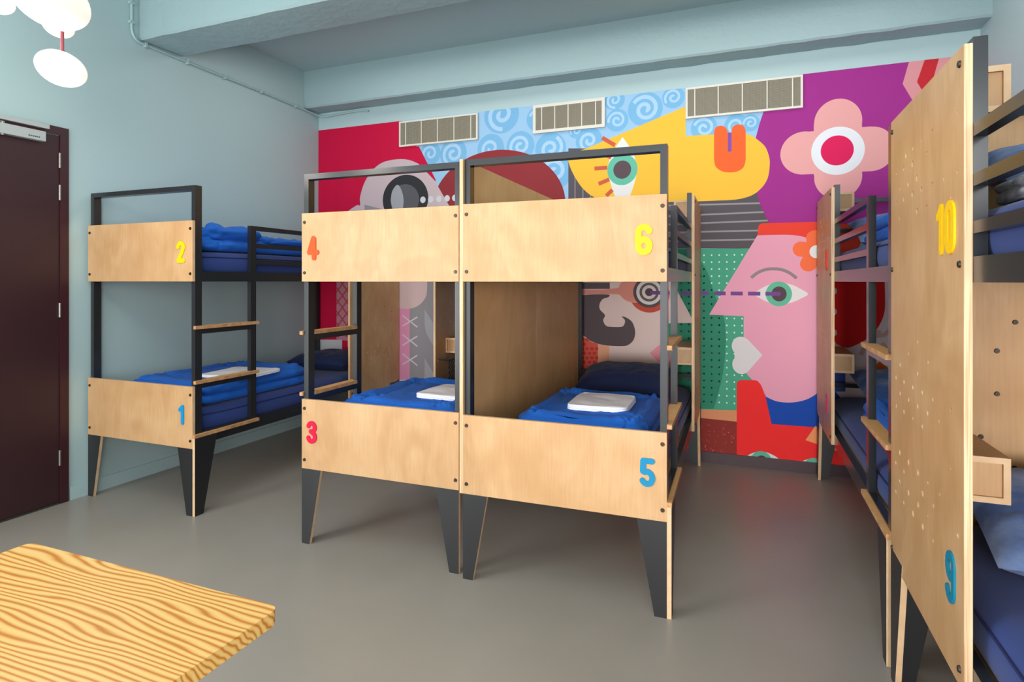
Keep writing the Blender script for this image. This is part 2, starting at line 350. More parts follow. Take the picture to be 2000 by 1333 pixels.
# purple field, flower
M.poly(smooth(P(1493, 214, 1484, 240, 1476, 270)) + smooth(P(1476, 270, 1494, 286, 1502, 306, 1503.4, 322, 1500, 346, 1491, 363, 1478, 376)) + smooth(P(1478, 376, 1485, 400, 1502, 436)) + P(1900, 450, 2000, 60, 1560, 100), '#9c2a86')
M.poly(P(1775, 40, 1775, 122, 1763, 164, 1781, 194, 1812, 235, 1960, 235, 1960, 40), '#d68f95'); M.poly(P(1806, 100, 1834, 100, 1821, 160, 1803, 180, 1791, 160), '#c0242f')
M.ell(1636.5, 238, 47, 45, '#e0a09f'); M.ell(1636.5, 345, 47, 44, '#e0a09f'); M.ell(1570, 299, 46.5, 42, '#e0a09f'); M.ell(1702, 291, 46, 43.5, '#e0a09f')
M.poly(P(1589.5, 243, 1683.5, 233, 1683.5, 350, 1589.5, 343), '#e0a09f'); M.poly(P(1570, 258, 1702, 247, 1702, 334.5, 1570, 341), '#e0a09f')
M.ell(1636, 294.6, 52.4, 47, '#e0e3e9'); M.ell(1635, 294, 32.4, 29.3, '#d81757')
# green field with dots
M.poly(P(1120, 484.5, 1364, 486.5, 1600, 484, 1600, 850, 1120, 800), '#4aa586')
M.poly(smooth(P(1364, 503.6, 1382.4, 533.8, 1395.5, 575.8, 1412.6, 615, 1417.3, 652, 1417, 676, 1414, 715.6, 1406, 757, 1394, 799)) + P(1300, 799, 1300, 486, 1354, 487), '#2f876b')
for i in range(-5, 16):
    for j in range(23):
        x = 1375 + i * 14.85; y = 498.9 + j * 13.6
        if y < 797: M.L -= 1; M.ell(x, y + (x - 1375) * (y - 549) * .00028, 1.7, 1.8, '#d9ece3', n=8)
# beige face in the middle
M.poly(P(1191, 484, 1262, 484, 1322, 567, 1356, 631, 1300, 632, 1303, 720, 1320, 800, 1100, 800, 1100, 484), '#dfc8c1')
M.poly(P(1100, 552, 1191, 552, 1191, 564.6, 1100, 565), '#5c5156')
M.ell(1268, 575, 39, 36, '#c4503f'); M.ell(1241, 566, 33, 26, '#dc8f82'); M.poly(P(1100, 565.4, 1180, 566, 1205, 563, 1222, 556, 1222, 580, 1205, 575, 1100, 575.5), '#dc8f82')
for r_, c in ((31.4, '#5b4d4f'), (25.3, '#dad6d6'), (19, '#6a5b58'), (14, '#d8d0cc'), (8, '#5a424c')): M.ell(1267.8, 571, r_, r_ * .97, c)
M.poly(smooth(P(1134, 577, 1160, 575.5, 1188.5, 576, 1188.5, 580.5, 1177, 585, 1171, 595, 1172, 605, 1181.5, 616, 1178, 626, 1183, 636, 1191, 638.6, 1214, 638.6, 1220, 632, 1220, 625, 1214, 618.5, 1224, 621, 1235, 630, 1240.5, 647, 1238, 663, 1229, 673, 1216, 676.5, 1180, 674.5, 1155, 667, 1136, 655, 1100, 650, 1100, 577, 1134, 577)), '#5a4e52')
M.poly(P(1100, 655, 1136, 656, 1156, 668.5, 1168, 672, 1168, 745, 1100, 745), '#d95b48')
for i in range(6):
    for j in range(9): M.ell(1137 + i * 9.5 - (j % 2) * 4.7, 664 + j * 8.8, 3.6, 3.6, '#c23d33', n=12) if (i < 4 and (j > 1 or i < 2)) else None
M.poly(P(1168.5, 673, 1190, 676, 1190, 745, 1168.5, 745), '#e7a886'); M.poly(P(1269, 690, 1289, 673, 1306, 660, 1312, 720, 1290, 712), '#e594a0')
# pink face
M.poly(P(1480, 459, 1385, 615, 1452.5, 618, 1452.5, 662, 1458, 725) + smooth(P(1458.6, 731, 1483.5, 757.7, 1495.3, 774.7, 1516.3, 784, 1542.6, 786.6, 1569, 782.6, 1591, 772, 1612, 752)) + P(1628, 700, 1628, 450), '#e7a1b8')
M.poly(smooth(P(1628, 500, 1610, 485, 1591, 472, 1571.5, 463.5, 1548, 459.5, 1520, 459, 1479.6, 460)) + P(1481, 444, 1484, 438, 1490, 436.4, 1591, 433.5, 1680, 440, 1690, 455, 1660, 520), '#e8412f')
M.ell(1447, 676.5, 17.8, 18.5, '#dcd8da'); M.ell(1448, 712.5, 17.8, 18.5, '#dcd8da'); M.poly(P(1433, 665, 1460, 663, 1489, 694, 1460, 727, 1436, 724), '#dcd8da')
for i in range(5):
    a = math.radians(168 + 72 * i); x, z = wp(1594, 492); R = .105
    M.stroke([(x + R * .3 * math.cos(a), z + R * .3 * math.sin(a)), (x + R * .95 * math.cos(a), z + R * .95 * math.sin(a))], .115, '#f6672a', True)
    M.poly([(x + R * 1.0 * math.cos(a) + .0575 * math.cos(t * PI / 12), z + R * math.sin(a) + .0575 * math.sin(t * PI / 12)) for t in range(24)], '#f6672a', True)
M.ell(1594, 492, 13, 12.5, '#eceaea')
M.poly(smooth(P(1470.4, 574.5, 1488, 563, 1505, 556, 1524, 553, 1545, 556, 1562, 564, 1578, 574.5, 1563, 584, 1545, 591.5, 1524, 594, 1503, 591.5, 1486, 584, 1470.4, 574.5)), '#e2dfde')
M.ell(1521, 574.5, 25.7, 24.3, '#63b798'); M.ell(1521.5, 574.5, 14.8, 14.6, '#54424a')
M.stroke(smooth(P(1467, 543, 1480, 533, 1495, 527, 1511, 525.4, 1528, 527.5, 1543, 534, 1556, 544)), .024, '#8b7b80')
for a, c in ((1270, 1308), (1330, 1384), (1394.7, 1417.3), (1427, 1450.7), (1461, 1485), (1495, 1520)): M.stroke(P(a, 572.2 + (a - 1270) * .008, c, 572.2 + (c - 1270) * .008), .030, '#6c3187')
M.ell(1521, 574.3, 4, 3.8, '#6c3187')
# lower right
M.poly(P(1300, 798, 1439, 801.7, 1439, 824, 1300, 814), '#dc9268'); M.poly(P(1100, 800, 1356, 815.5, 1439, 824, 1439, 910, 1100, 890), '#8e2f28'); M.poly(P(1100, 800, 1350, 815.5, 1350, 900, 1100, 890), '#b3262e')
random.seed(3)
for i in range(46):
    t = random.random(); x = 1364 + t * 72; y = 826 + random.random() * 62 + t * 3; M.ell(x, y, random.choice((.7, .9, 1.6)), random.choice((.6, 1, 1.4)), '#d0565a', n=8)
for x, y, r_ in ((1345, 871, 5), (1341, 884, 4), (1347, 858, 3)): M.ell(x, y, r_, r_, '#e6516a')
M.poly(P(1494, 772, 1620, 752, 1700, 752, 1700, 850, 1506, 832), '#0c47aa'); M.poly(smooth(P(1495.3, 774.7, 1516.3, 784, 1542.6, 786.6, 1569, 782.6, 1591, 772, 1612, 752)) + P(1612, 740, 1495, 740), '#e7a1b8')
M.poly(P(1439, 915, 1439, 750, 1441, 745, 1448, 742.4) + smooth(P(1448, 742.4, 1474, 743, 1482, 747, 1487.5, 755, 1495, 774.7)) + P(1507, 828.6, 1592.5, 835, 1750, 846, 1750, 960), '#f52b2b')
M.poly(P(1592, 833, 1573, 860, 1640, 883, 1606, 836), '#f89b64')
for x in (1487, 1590):
    k = (x - 1487) * .13
    M.poly(smooth(P(x - 37, 901 + k, x - 25, 889 + k, x - 8, 883 + k, x + 10, 884 + k, x + 28, 892 + k, x + 40, 902 + k)) + P(x + 40, 915 + k, x - 37, 915 + k), '#dfe3e0')
    M.ell(x, 899 + k, 20, 17.5, '#62b699'); M.ell(x + 1, 899 + k, 10, 9, '#4a3a40')
# right end behind the right bunks
M.poly(P(1628, 545, 1900, 545, 1900, 800, 1651, 790, 1628, 760), '#e3d2d4')
random.seed(8)
for i in range(26):
    x = 1655 + random.random() * 110; y = 640 + random.random() * 110; a = random.random() * PI
    if i % 4 == 0: M.ell(x, y, 5.5, 5.5, '#d3a99f', n=20)
    else: M.stroke([(wp(x, y)[0] - .03 * math.cos(a), wp(x, y)[1] - .03 * math.sin(a)), (wp(x, y)[0] + .03 * math.cos(a), wp(x, y)[1] + .03 * math.sin(a))], .03, '#d3a99f', True)
M.poly(P(1628, 545, 1727.7, 545) + smooth(P(1727.7, 552, 1727.7, 607, 1714.6, 640, 1695, 661, 1672, 674, 1653, 679.6, 1634, 672)) + P(1628, 665), '#d60d10')
for y in (569, 609, 650): M.ell(1629, y, 5.5, 6.5, '#b9b7bb', n=20)
M.poly(P(1628, 700, 1651, 700, 1651, 765, 1628, 765), '#3f52ab'); M.poly(P(1718, 706, 1700, 724, 1700, 742, 1760, 742, 1760, 742), '#e0611a')
tag(M.build('mural'), 'large colourful wall painting of stylised faces, birds and flowers covering the end wall', 'mural')

# ------------------------------------------------------------------ ventilation grilles on the mural
GR = mat('grille_white', '#d9d5c9', .5); GM = mat('grille_grey_mesh', '#98917f', .6); GD = mat('grille_dark_core', '#5f594c', .8)  # mesh and core are darker tones than the frame
def vent(x0, x1, z0, z1, fr, label):
    r = empty('ventilation_grille', ((x0 + x1) / 2, WY - .004, z0)); tag(r, label, 'vent', 'white ventilation grilles above the bunks')
    W = (x1 - x0) / 2; H = z1 - z0; m = MB()
    m.box(-W, W, -.016, .003, 0, fr, GR); m.box(-W, W, -.016, .003, H - fr, H, GR); m.box(-W, -W + fr, -.016, .003, fr, H - fr, GR); m.box(W - fr, W, -.016, .003, fr, H - fr, GR); m.build('grille_frame', r, bevel=.002)
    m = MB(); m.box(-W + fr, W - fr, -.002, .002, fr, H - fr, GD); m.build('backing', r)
    xs = [-W + fr + .055] + [-W + fr + .055 + (2 * W - 2 * fr - .11) * k / 4 for k in (1, 2, 3)] + [W - fr - .055]
    for x in xs:
        m = MB(); m.box(x - .004, x + .004, -.013, -.002, fr, H - fr, GR); m.build('divider', r)
    m = MB(); n = int((H - 2 * fr) / .0085)
    for i in range(n):
        z = fr + (i + .5) * (H - 2 * fr) / n; m.box(-W + fr, W - fr, -.0085, -.0045, z - .0022, z + .0022, GM)
    k = int((2 * W - 2 * fr) / .0085)
    for i in range(k):
        x = -W + fr + (i + .5) * (2 * W - 2 * fr) / k; m.box(x - .0016, x + .0016, -.0105, -.008, fr, H - fr, GM)
    m.build('louvre_mesh', r)
vent(-3.138, -2.295, 2.760, 3.006, .016, 'long white ventilation grille partly over the crimson paint, nearest the left wall')
vent(-1.754, -1.107, 2.762, 3.013, .026, 'short square-ended ventilation grille, the smallest and middle of the three')
vent(-.446, .407, 2.762, 3.011, .016, 'long white ventilation grille beside the purple paint, nearest the right wall')

# ------------------------------------------------------------------ conduit
CP = mat('conduit_teal_paint', '#9fbcbd', .4)
m = MB(); pts = []
zc = 3.188
def lw(y, z, off=.014): return (lx(y) + off, y, z)
pts += [lw(2.962, 3.56), lw(2.962, 3.36)]
for i in range(7):
    a = PI / 2 * i / 6; pts.append(lw(2.962 + .07 * (1 - math.cos(a)), 3.29 - .085 * math.sin(a)))
pts += [lw(3.6, 3.195), lw(4.3, zc), lw(4.86, 3.172)]
for i in range(5):
    a = PI / 2 * i / 4; pts.append((lx(4.9) + .014 + .08 * (1 - math.cos(a)), 4.865 + .082 * math.sin(a), 3.17 - .006 * i))
pts += [(-3.8, 4.947, 3.158), (-3.62, 4.947, 3.165), (-3.54, 4.947, 3.158), (-3.50, 4.947, 3.150)]
m.tube(pts, .0095, CP); con = m.build('cable_conduit'); tag(con, 'thin teal painted cable conduit clipped along the left wall below the beams', 'conduit')
for y, z in ((2.962, 3.47), (2.962, 3.33), (3.07, 3.203), (3.42, 3.197), (3.78, 3.194), (4.18, 3.19), (4.62, 3.18)):
    c = MB(); x = lx(y); h = (y < 3)
    if h: c.box(x, x + .026, y - .018, y + .018, z - .009, z + .009, CP)
    else: c.box(x, x + .026, y - .009, y + .009, z - .018, z + .018, CP)
    c.build('conduit_clip', con, bevel=.003)

# ------------------------------------------------------------------ bed numbers
def arc(cx, cy, rx, ry, a0, a1, n=16): return [(cx + rx * math.cos(math.radians(a0 + (a1 - a0) * i / n)), cy + ry * math.sin(math.radians(a0 + (a1 - a0) * i / n))) for i in range(n + 1)]
GLY = {
 '1': [[(.10, .74), (.27, .89), (.27, .11)]],
 '2': [arc(.27, .71, .17, .18, 175, -25) + [(.36, .50), (.12, .11)], [(.12, .11), (.44, .11)]],
 '3': [arc(.26, .71, .17, .18, 165, -70) + [(.22, .53)], [(.22, .53)] + arc(.26, .29, .18, .19, 70, -165)],
 '4': [[(.32, .88), (.12, .33), (.50, .33)], [(.35, .86), (.35, .11)]],
 '5': [[(.43, .89), (.13, .89), (.12, .53)] + arc(.26, .31, .18, .21, 115, -150)],
 '6': [arc(.27, .30, .17, .20, 0, 360, 24), [(.10, .30), (.10, .70)] + arc(.27, .71, .17, .18, 180, 15)],
 '7': [[(.10, .89), (.44, .89), (.24, .11)]],
 '8': [arc(.27, .70, .15, .18, 0, 360, 24), arc(.27, .30, .17, .20, 0, 360, 24)],
 '9': [arc(.27, .70, .17, .20, 0, 360, 24), [(.44, .70), (.44, .30)] + arc(.27, .29, .17, .18, 0, -165)],
 '0': [arc(.27, .70, .17, .19, 0, 180) + arc(.27, .30, .17, .19, 180, 360) + [(.44, .70)]]}
NUMC = {'1': '#0d84b8', '5': '#0a7ca6', '9': '#0b7490', '2': '#dfba00', '6': '#e6bc00', '10': '#ecbc00', '3': '#d3003c', '4': '#e34a0e', '7': '#d02070', '8': '#ee4a30'}
def number(txt, ox, oz, h, face, d, parent):
    """raised digits. face 'y': on a plane y=d seen from -y; face 'x': on x=d seen from -x (reads towards -y)"""
    m = MB(); mt = mat('bed_number_paint_' + txt, NUMC[txt], .5, spec=.25); adv = 0; t = (.098 if face == 'y' else (.072 if txt == '9' else .084)) * h; th = .005
    for ch in txt:
        for path in GLY[ch]:
            q = [Vector((p[0] * h + adv, p[1] * h)) for p in path]
            def emit(poly):
                nonlocal th; th += .00001
                if face == 'y': m.prism([(ox + a, oz + c) for a, c in poly], 'y', d - th, d, mt)
                else: m.prism([(ox - a, oz + c) for a, c in poly], 'x', d - th, d, mt)
            for i in range(len(q) - 1):
                e = q[i + 1] - q[i]
                if e.length < 1e-6: continue
                nn = Vector((-e.y, e.x)).normalized() * t; emit([tuple(q[i] + nn), tuple(q[i] - nn), tuple(q[i + 1] - nn), tuple(q[i + 1] + nn)])
            for p in q: emit([(p.x + t * math.cos(k * PI / 8), p.y + t * math.sin(k * PI / 8)) for k in range(16)])
        adv += (.50 if ch == '1' else .58) * h
    return m.build('bed_number', parent)
def bolt(p, ax, parent, r=.0095):
    m = MB(); q = Vector(p) + Vector(ax) * .005; m.cyl(p, q, r, BOLT, 14, r * .8); m.cyl(q, q + Vector(ax) * .0004, r * .35, mat('bolt_socket', '#1a1512', .6), 6)
    return m.build('bolt', parent)

HOLES = [(0.507, 1.877, 1), (0.4, 1.875, 1), (0.298, 1.875, 1), (0.214, 1.868, 2), (0.453, 1.826, 1), (0.294, 1.824, 2), (0.08, 1.831, 1), (0.185, 1.828, 1), (0.347, 1.77, 2), (0.24, 1.77, 2), (0.722, 1.725, 0), (0.614, 1.727, 1), (0.507, 1.727, 1), (0.129, 1.772, 1), (0.398, 1.726, 2), (0.294, 1.727, 2), (0.08, 1.728, 1), (0.185, 1.727, 2), (0.67, 1.668, 0), (0.453, 1.668, 1), (0.347, 1.667, 2), (0.129, 1.668, 1), (0.722, 1.876, 0), (0.357, 1.263, 1), (0.248, 1.214, 1), (0.135, 1.162, 1), (0.468, 1.213, 0), (0.665, 1.291, 0), (0.078, 1.109, 1), (0.187, 1.111, 1), (0.357, 1.164, 1), (0.301, 1.112, 1), (0.408, 1.114, 1), (0.135, 1.063, 1), (0.515, 1.113, 1), (0.248, 1.063, 1), (0.078, 1.008, 1), (0.357, 1.062, 1), (0.187, 1.011, 1), (0.464, 1.063, 1), (0.673, 1.114, 1), (0.301, 1.013, 0), (0.574, 1.063, 1), (0.408, 1.012, 1), (0.13, 0.858, 2), (0.246, 0.857, 2), (0.076, 0.807, 1), (0.186, 0.809, 1), (0.361, 0.858, 2), (0.673, 0.963, 0), (0.13, 0.758, 1), (0.465, 0.86, 1), (0.076, 0.705, 1), (0.246, 0.758, 2), (0.412, 0.81, 2), (0.576, 0.863, 0), (0.186, 0.704, 1), (0.361, 0.759, 2), (0.52, 0.812, 1), (0.303, 0.71, 2), (0.462, 0.76, 0), (0.412, 0.711, 2), (0.727, 0.81, 1), (0.516, 0.711, 1), (0.62, 0.709, 0)]
HR = (.0052, .008, .0115)

# ------------------------------------------------------------------ bunk bed
HW, LEN = .483, 2.30
def bunk(loc, rz, s, label, lower, upper, on_panel=False, full_side=False, head_board=False, wall_rail=True, net=False, outer_leg=True):
    """local frame: origin on the floor under the middle of the foot end, bed runs to +y, ladder on side s (+1 right, -1 left)"""
    r = empty('bunk_bed', loc, rz); tag(r, label, 'bunk bed', 'birch plywood and black steel bunk beds')
    h, T = HW, .03
    def part(name, fn, mt=BLK, parent=r, bevel=.0012, edge=None, axis=None):
        m = MB(); fn(m); return m.build(name, parent, bevel=bevel)
    def fb(z0, z1):
        m = MB(); m.box(-h, h, 0, .018, z0, z1, PLY, PLYE, 'y'); o = m.build('footboard', r, bevel=.0015)
        for x in (-h + .018, h - .018):
            for z in (z0 + .048, z1 - .05): bolt((x, 0, z), (0, -1, 0), o)
        return o
    fl, fu = fb(.415, .797), fb(1.448, 1.825)
    if not on_panel:
        for o, z, t, hh, e in ((fl, .557, lower, .126, .116), (fu, 1.562, upper, .139, .134)):
            number(t, (h - e if s > 0 else -h + .036), z, hh, 'y', 0, o)
    bx = lambda x0, x1, y0, y1, z0, z1, nm: part(nm, lambda m: m.box(x0, x1, y0, y1, z0, z1, BLK))
    # posts
    for sx in (-1, 1):
        a, c = sx * h, sx * (h - T)
        bx(a, c, .0185, .068, .42, 2.045, 'post'); bx(a, c, LEN - .05, LEN, .42, 2.045, 'post')
        bx(a, c, .068, LEN - .05, 1.447, 1.510, 'side_rail'); bx(a, c, .068, LEN - .05, .430, .508, 'side_rail')
    L = s * h; Li = s * (h - T)
    bx(L, Li, .46, .508, .508, 1.447, 'ladder_post'); bx(L, Li, .46, .508, 1.51, 1.832, 'ladder_post')
    bx(L, Li, LEN - .77, LEN - .72, 1.51, 2.045, 'post')
    for z in (1.802, 1.681, 1.566): bx(L, Li, .508 if z < 1.8 else .508, LEN - .77, z, z + .03, 'guard_rail')
    bx(-h + T, h - T, .0185, .068, 2.015, 2.045, 'crossbar')
    for z0, z1 in ((2.015, 2.045), (1.80, 1.83), (.68, .71), (1.447, 1.51), (.43, .508)): bx(-h + T, h - T, LEN - .03, LEN, z0, z1, 'crossbar')
    for z0, z1 in ((1.447, 1.51), (.43, .508)): bx(-h + T, h - T, .0185, .048, z0, z1, 'crossbar')
    if wall_rail: bx(-L, -Li, .068, LEN - .05, 1.80, 1.83, 'guard_rail')
    for z in (.468, 1.482): part('bed_base', lambda m: m.box(-h + T, h - T, .048, LEN - .03, z - .018, z, STEPF))
    # legs
    def leg(yf, sgn, sx, side):
        m = MB()
        y0, y1 = (yf, yf + .018) if sgn > 0 else (yf - .018, yf)
        m.prism([(sx * h, 0), (sx * h, .415), (sx * (h - .128), .415), (sx * (h - .052), 0)], 'y', y0, y1, LAM, PLYE)
        if side:
            e0, e1 = (.0005, .0195) if (outer_leg or sgn < 0) else (-.0195, -.001)
            yo = 0 if e0 > 0 else .0185 * sgn
            m.prism([(yf + yo, 0), (yf + yo, .48 if e0 > 0 else .425), (yf + sgn * .165, .48 if e0 > 0 else .425), (yf + sgn * .062, 0)], 'x', sx * (h + e0), sx * (h + e1), LAM, PLYE)
        m.build('leg', r, bevel=.001)
    for sx in (-1, 1):
        leg(0.0, 1, sx, sx == s); leg(LEN, -1, sx, sx == s)
    # ladder steps
    for i, z in enumerate((1.172, .832, .50)):
        m = MB(); m.box(s * (h - .034), s * h, .0685, .4595, z - .0195, z, STEPF, STEPE, 'z')
        if outer_leg or i < 2: m.box(s * (h + .0002), s * (h + .021), -.004 if i == 2 else .006, .516, z - .0195, z, STEPF, STEPE, 'z'); o = m.build('ladder_step', r, bevel=.0015)
        if i < 2:
            m = MB(); m.box(L, Li, .068, .46, z - .052, z - .02, BLK); m.build('step_rail', o, bevel=.001)
    # perforated head panel
    y0 = LEN - .77
    v, f, nz = plate([(y0, .44), (LEN, .44), (LEN, 2.03), (y0, 2.03)], [(LEN - a, c, HR[k]) for a, c, k in HOLES], .018)
    m = MB(); X = s * (h + .0095)
    vv = [(X + s * q[2] * (1), q[0], q[1]) for q in v]
    fl_ = (s > 0)      # keep outward normals
    F = [g if fl_ else g[::-1] for g in f]
    m.add(vv, [g for g, k in zip(F, nz) if k], PLY); m.add(vv, [g for g, k in zip(F, nz) if not k], PLYX)
    pn = m.build('head_panel', r)
    for y in (y0 + .028, LEN - .022):
        for z in (1.99, 1.492, .484): bolt((s * (h + .0186), y, z), (s, 0, 0), pn)
    if on_panel:
        number(lower, LEN - (.64 if lower == '9' else .53), .612 if lower == '9' else .59, .142 if lower == '9' else .125, 'x', s * (h + .0186), pn)
        number(upper, LEN - (.562 if upper == '10' else .52), 1.517, .147, 'x', s * (h + .0186), pn)
    # cubby boxes on the inside of the panel
    for zt in (.984, 2.02):
        xi, xo = s * (h - .001), s * (h - .132); ya, yb = LEN - .60, LEN - .12; t = .016
        m = MB()
        m.box(xi, xo, ya, yb, zt - t, zt, PLY, PLYE, 'z'); m.box(xi, xo, ya, yb, zt - .122, zt - .122 + t, PLY, PLYE, 'z')
        m.box(xo, xo + s * t, ya, yb, zt - .122 + t, zt - t, PLY, PLYE, 'x'); m.box(xi, xi - s * t, ya, yb, zt - .122 + t, zt - t, PLY, PLYE, 'x')
        m.box(xo + s * t, xi - s * t, ya + .009, ya + .02, zt - .122 + t, zt - t, PLY); m.box(xo + s * t, xi - s * t, yb - .02, yb - .009, zt - .122 + t, zt - t, PLY)
        m.build('storage_box', r, bevel=.001)
    if net:
        NM = mat('black_net_cord', '#1d1a18', .7); m = MB(); xn = s * (h - .09); ya, yb, za, zb = LEN - .72, LEN - .1, .66, .815
        k = .042
        for i in range(-6, 20):
            for sg in (1, -1):
                p0 = ya + i * k; p1 = p0 + (zb - za); a0, a1 = (p0, p1)
                z0, z1 = (za, zb) if sg > 0 else (zb, za)
                if a0 < ya: tt = (ya - a0) / (a1 - a0); a0 = ya; z0 = z0 + (z1 - z0) * tt
                if a1 > yb: tt = (yb - a0) / (a1 - a0) if a1 > a0 else 1; a1 = yb; z1 = z0 + (z1 - z0) * tt
                if a1 > a0: m.cyl((xn, a0, z0), (xn, a1, z1), .0026, NM, 5)
        m.tube([(s * (h - .004), ya, zb + .005), (xn, ya, zb), (xn, yb, zb + .012), (s * (h - .004), yb, zb + .012)], .006, NM, 8)
        m.tube([(s * (h - .004), ya, za), (xn, ya, za), (xn, yb, za), (s * (h - .004), yb, za)], .005, NM, 8); m.cyl((xn, ya, za), (xn, ya, zb), .005, NM, 8)
        m.build('net_pocket', r)
    if full_side:
        for ya, yb in ((0, 1.142), (1.145, LEN)):
            m = MB(); m.box(-L, -s * (h + .018), ya, yb, .415, 2.045, ply_dark, PLYX, 'x'); m.build('side_panel', r, bevel=.001)
    if head_board:
        m = MB(); m.box(-h, h, LEN + .001, LEN + .019, .44, 2.03, PLY, PLYE, 'y'); o = m.build('head_board', r)
        for x, z in ((.863, 1.309), (.812, 1.208), (.812, 1.059), (.766, .906), (.861, .807)): bolt((x - loc[0], LEN + .001, z), (0, -1, 0), o, .009)
    return r
ply_dark = ply_material('oiled_plywood_face', '#d9ab76', '#e2b884', '#c4935a')

bunk((-3.645, 2.65, 0), 0, 1, 'bunk bed 1 and 2 against the teal left wall, beside the maroon door', '1', '2')
YB_, YC_ = math.radians(.3), math.radians(.8)
def at_bunk(xr, yf, rz, s): return (xr - HW * math.cos(rz), yf - HW * math.sin(rz), 0)
bunk(at_bunk(-1.316, 2.612, YB_, 1), YB_, -1, 'bunk bed 3 and 4, left half of the joined middle pair', '3', '4', net=True, outer_leg=False)
bunk(at_bunk(-.312, 2.596, YC_, 1), YC_, 1, 'bunk bed 5 and 6, right half of the joined middle pair', '5', '6', full_side=True, wall_rail=False)
bunk((.997, 2.578, 0), 0, -1, 'bunk bed 7 and 8 in the far right corner against the mural', '7', '8', on_panel=True)
bunk((.999, .215, 0), 0, -1, 'bunk bed 9 and 10 nearest the camera on the right, with a perforated panel', '9', '10', on_panel=True, head_board=True)

# ------------------------------------------------------------------ bedding
def soft(name, x0, x1, y0, y1, z0, z1, mt, parent=None, layers=1, amp=.006, freq=9, seed=0, rnd=.5, puff=0, quilt=0, nx=56, ny=64, rz=0, tilt=0, fine=0):
    """rounded folded-textile body with a closed surface"""
    W, D, H = (x1 - x0) / 2, (y1 - y0) / 2, (z1 - z0); cx, cy = (x0 + x1) / 2, (y0 + y1) / 2
    m = MB(); v = []; N = 220 if quilt or fine else 120; K = 14 * max(1, layers) // 1 if layers > 1 else 12
    def outline(t, inset):
        a = 2 * PI * t; c, s_ = math.cos(a), math.sin(a); e = 2 / 9.0
        return (math.copysign(abs(c) ** e, c) * (W - inset), math.copysign(abs(s_) ** e, s_) * (D - inset))
    def disp(x, y, z, n):
        p = Vector((x * freq + seed * 3.1, y * freq, z * freq * 2 + seed))
        d = noise.noise(p) * amp + noise.noise(p * 2.3) * amp * .5
        if quilt:
            qx, qy = x + noise.noise(p * .5) * .03, y + noise.noise(p * .5 + Vector((5, 0, 0))) * .03
            sx_ = max(0, math.cos(qx * 2 * PI / .24)) ** 14; sy_ = max(0, math.cos(qy * 2 * PI / .26)) ** 14
            d -= quilt * max(sx_, sy_)
            near = max(math.cos(qx * 2 * PI / .24), math.cos(qy * 2 * PI / .26), 0) ** 3
            d += (abs(noise.noise(Vector((x * 34 + seed, y * 34, z * 40)))) - .25) * .010 * (.35 + near)
        return Vector((x, y, z)) + n * d
    rings = []
    for k in range(K + 1):                              # side wall
        zt = k / K; z = z0 + H * zt
        ph = (zt * layers) % 1.0 if k < K else 1.0
        bulge = math.sqrt(max(0, 1 - (2 * ph - 1) ** 2)) if layers > 1 else math.sqrt(max(0, 1 - (2 * zt - 1) ** 2))
        ins = (1 - bulge) * min(H / (2 * layers), .045)
        ring = []
        for i in range(N):
            x, y = outline(i / N, ins); n = Vector((x / W, y / D, 0)).normalized(); ring.append(disp(x, y, z, n))
        rings.append(ring)
    K2 = 44 if quilt or fine else 16
    for k in range(1, K2):                             # top
        t = 1 - k / K2
        base = min(H / (2 * layers), .045)
        ring = []
        for i in range(N):
            x, y = outline(i / N, base); x *= t; y *= t
            u = max(abs(x / W), abs(y / D)); zz = z1 + puff * (1 - u ** 4)
            if quilt: zz += .016 * math.exp(-((u - .80) / .11) ** 2) + .012 * u ** 5 * noise.noise(Vector((i / N * 60, seed, u * 2)))
            ring.append(disp(x, y, zz, Vector((0, 0, 1))))
        rings.append(ring)
    for rg in rings: v += rg
    nr = len(rings); f = [(a * N + i, a * N + (i + 1) % N, (a + 1) * N + (i + 1) % N, (a + 1) * N + i) for a in range(nr - 1) for i in range(N)]
    top = len(v); v.append(Vector((0, 0, z1 + puff))); f += [((nr - 1) * N + i, (nr - 1) * N + (i + 1) % N, top) for i in range(N)]
    bot = len(v); v.append(Vector((0, 0, z0))); f += [((i + 1) % N, i, bot) for i in range(N)]
    R = Matrix.Rotation(rz, 3, 'Z') @ Matrix.Rotation(tilt, 3, 'X')
    zc_ = z0
    v = [R @ (Vector(q) - Vector((0, 0, zc_))) + Vector((0, 0, 0)) for q in v]
    m.add(v, f, mt, True); o = m.build(name, parent); o.location = (cx, cy, zc_); return o

def mattress(x0, x1, y0, y1, z0, label):
    T = .155
    o = soft('mattress', x0, x1, y0, y1, z0, z0 + T, NAVY, amp=.002, freq=4, puff=.012); tag(o, label, 'mattress', 'navy mattresses in the bunks')
    W, D = (x1 - x0) / 2, (y1 - y0) / 2; m = MB(); pts = []
    for i in range(97):
        a = 2 * PI * i / 96; c, s_ = math.cos(a), math.sin(a); e = 2 / 9.
        pts.append((math.copysign(abs(c) ** e, c) * (W - .006), math.copysign(abs(s_) ** e, s_) * (D - .006), T * .80))
    m.tube(pts, .0035, PIPE, 6); m.build('piping', o); return o

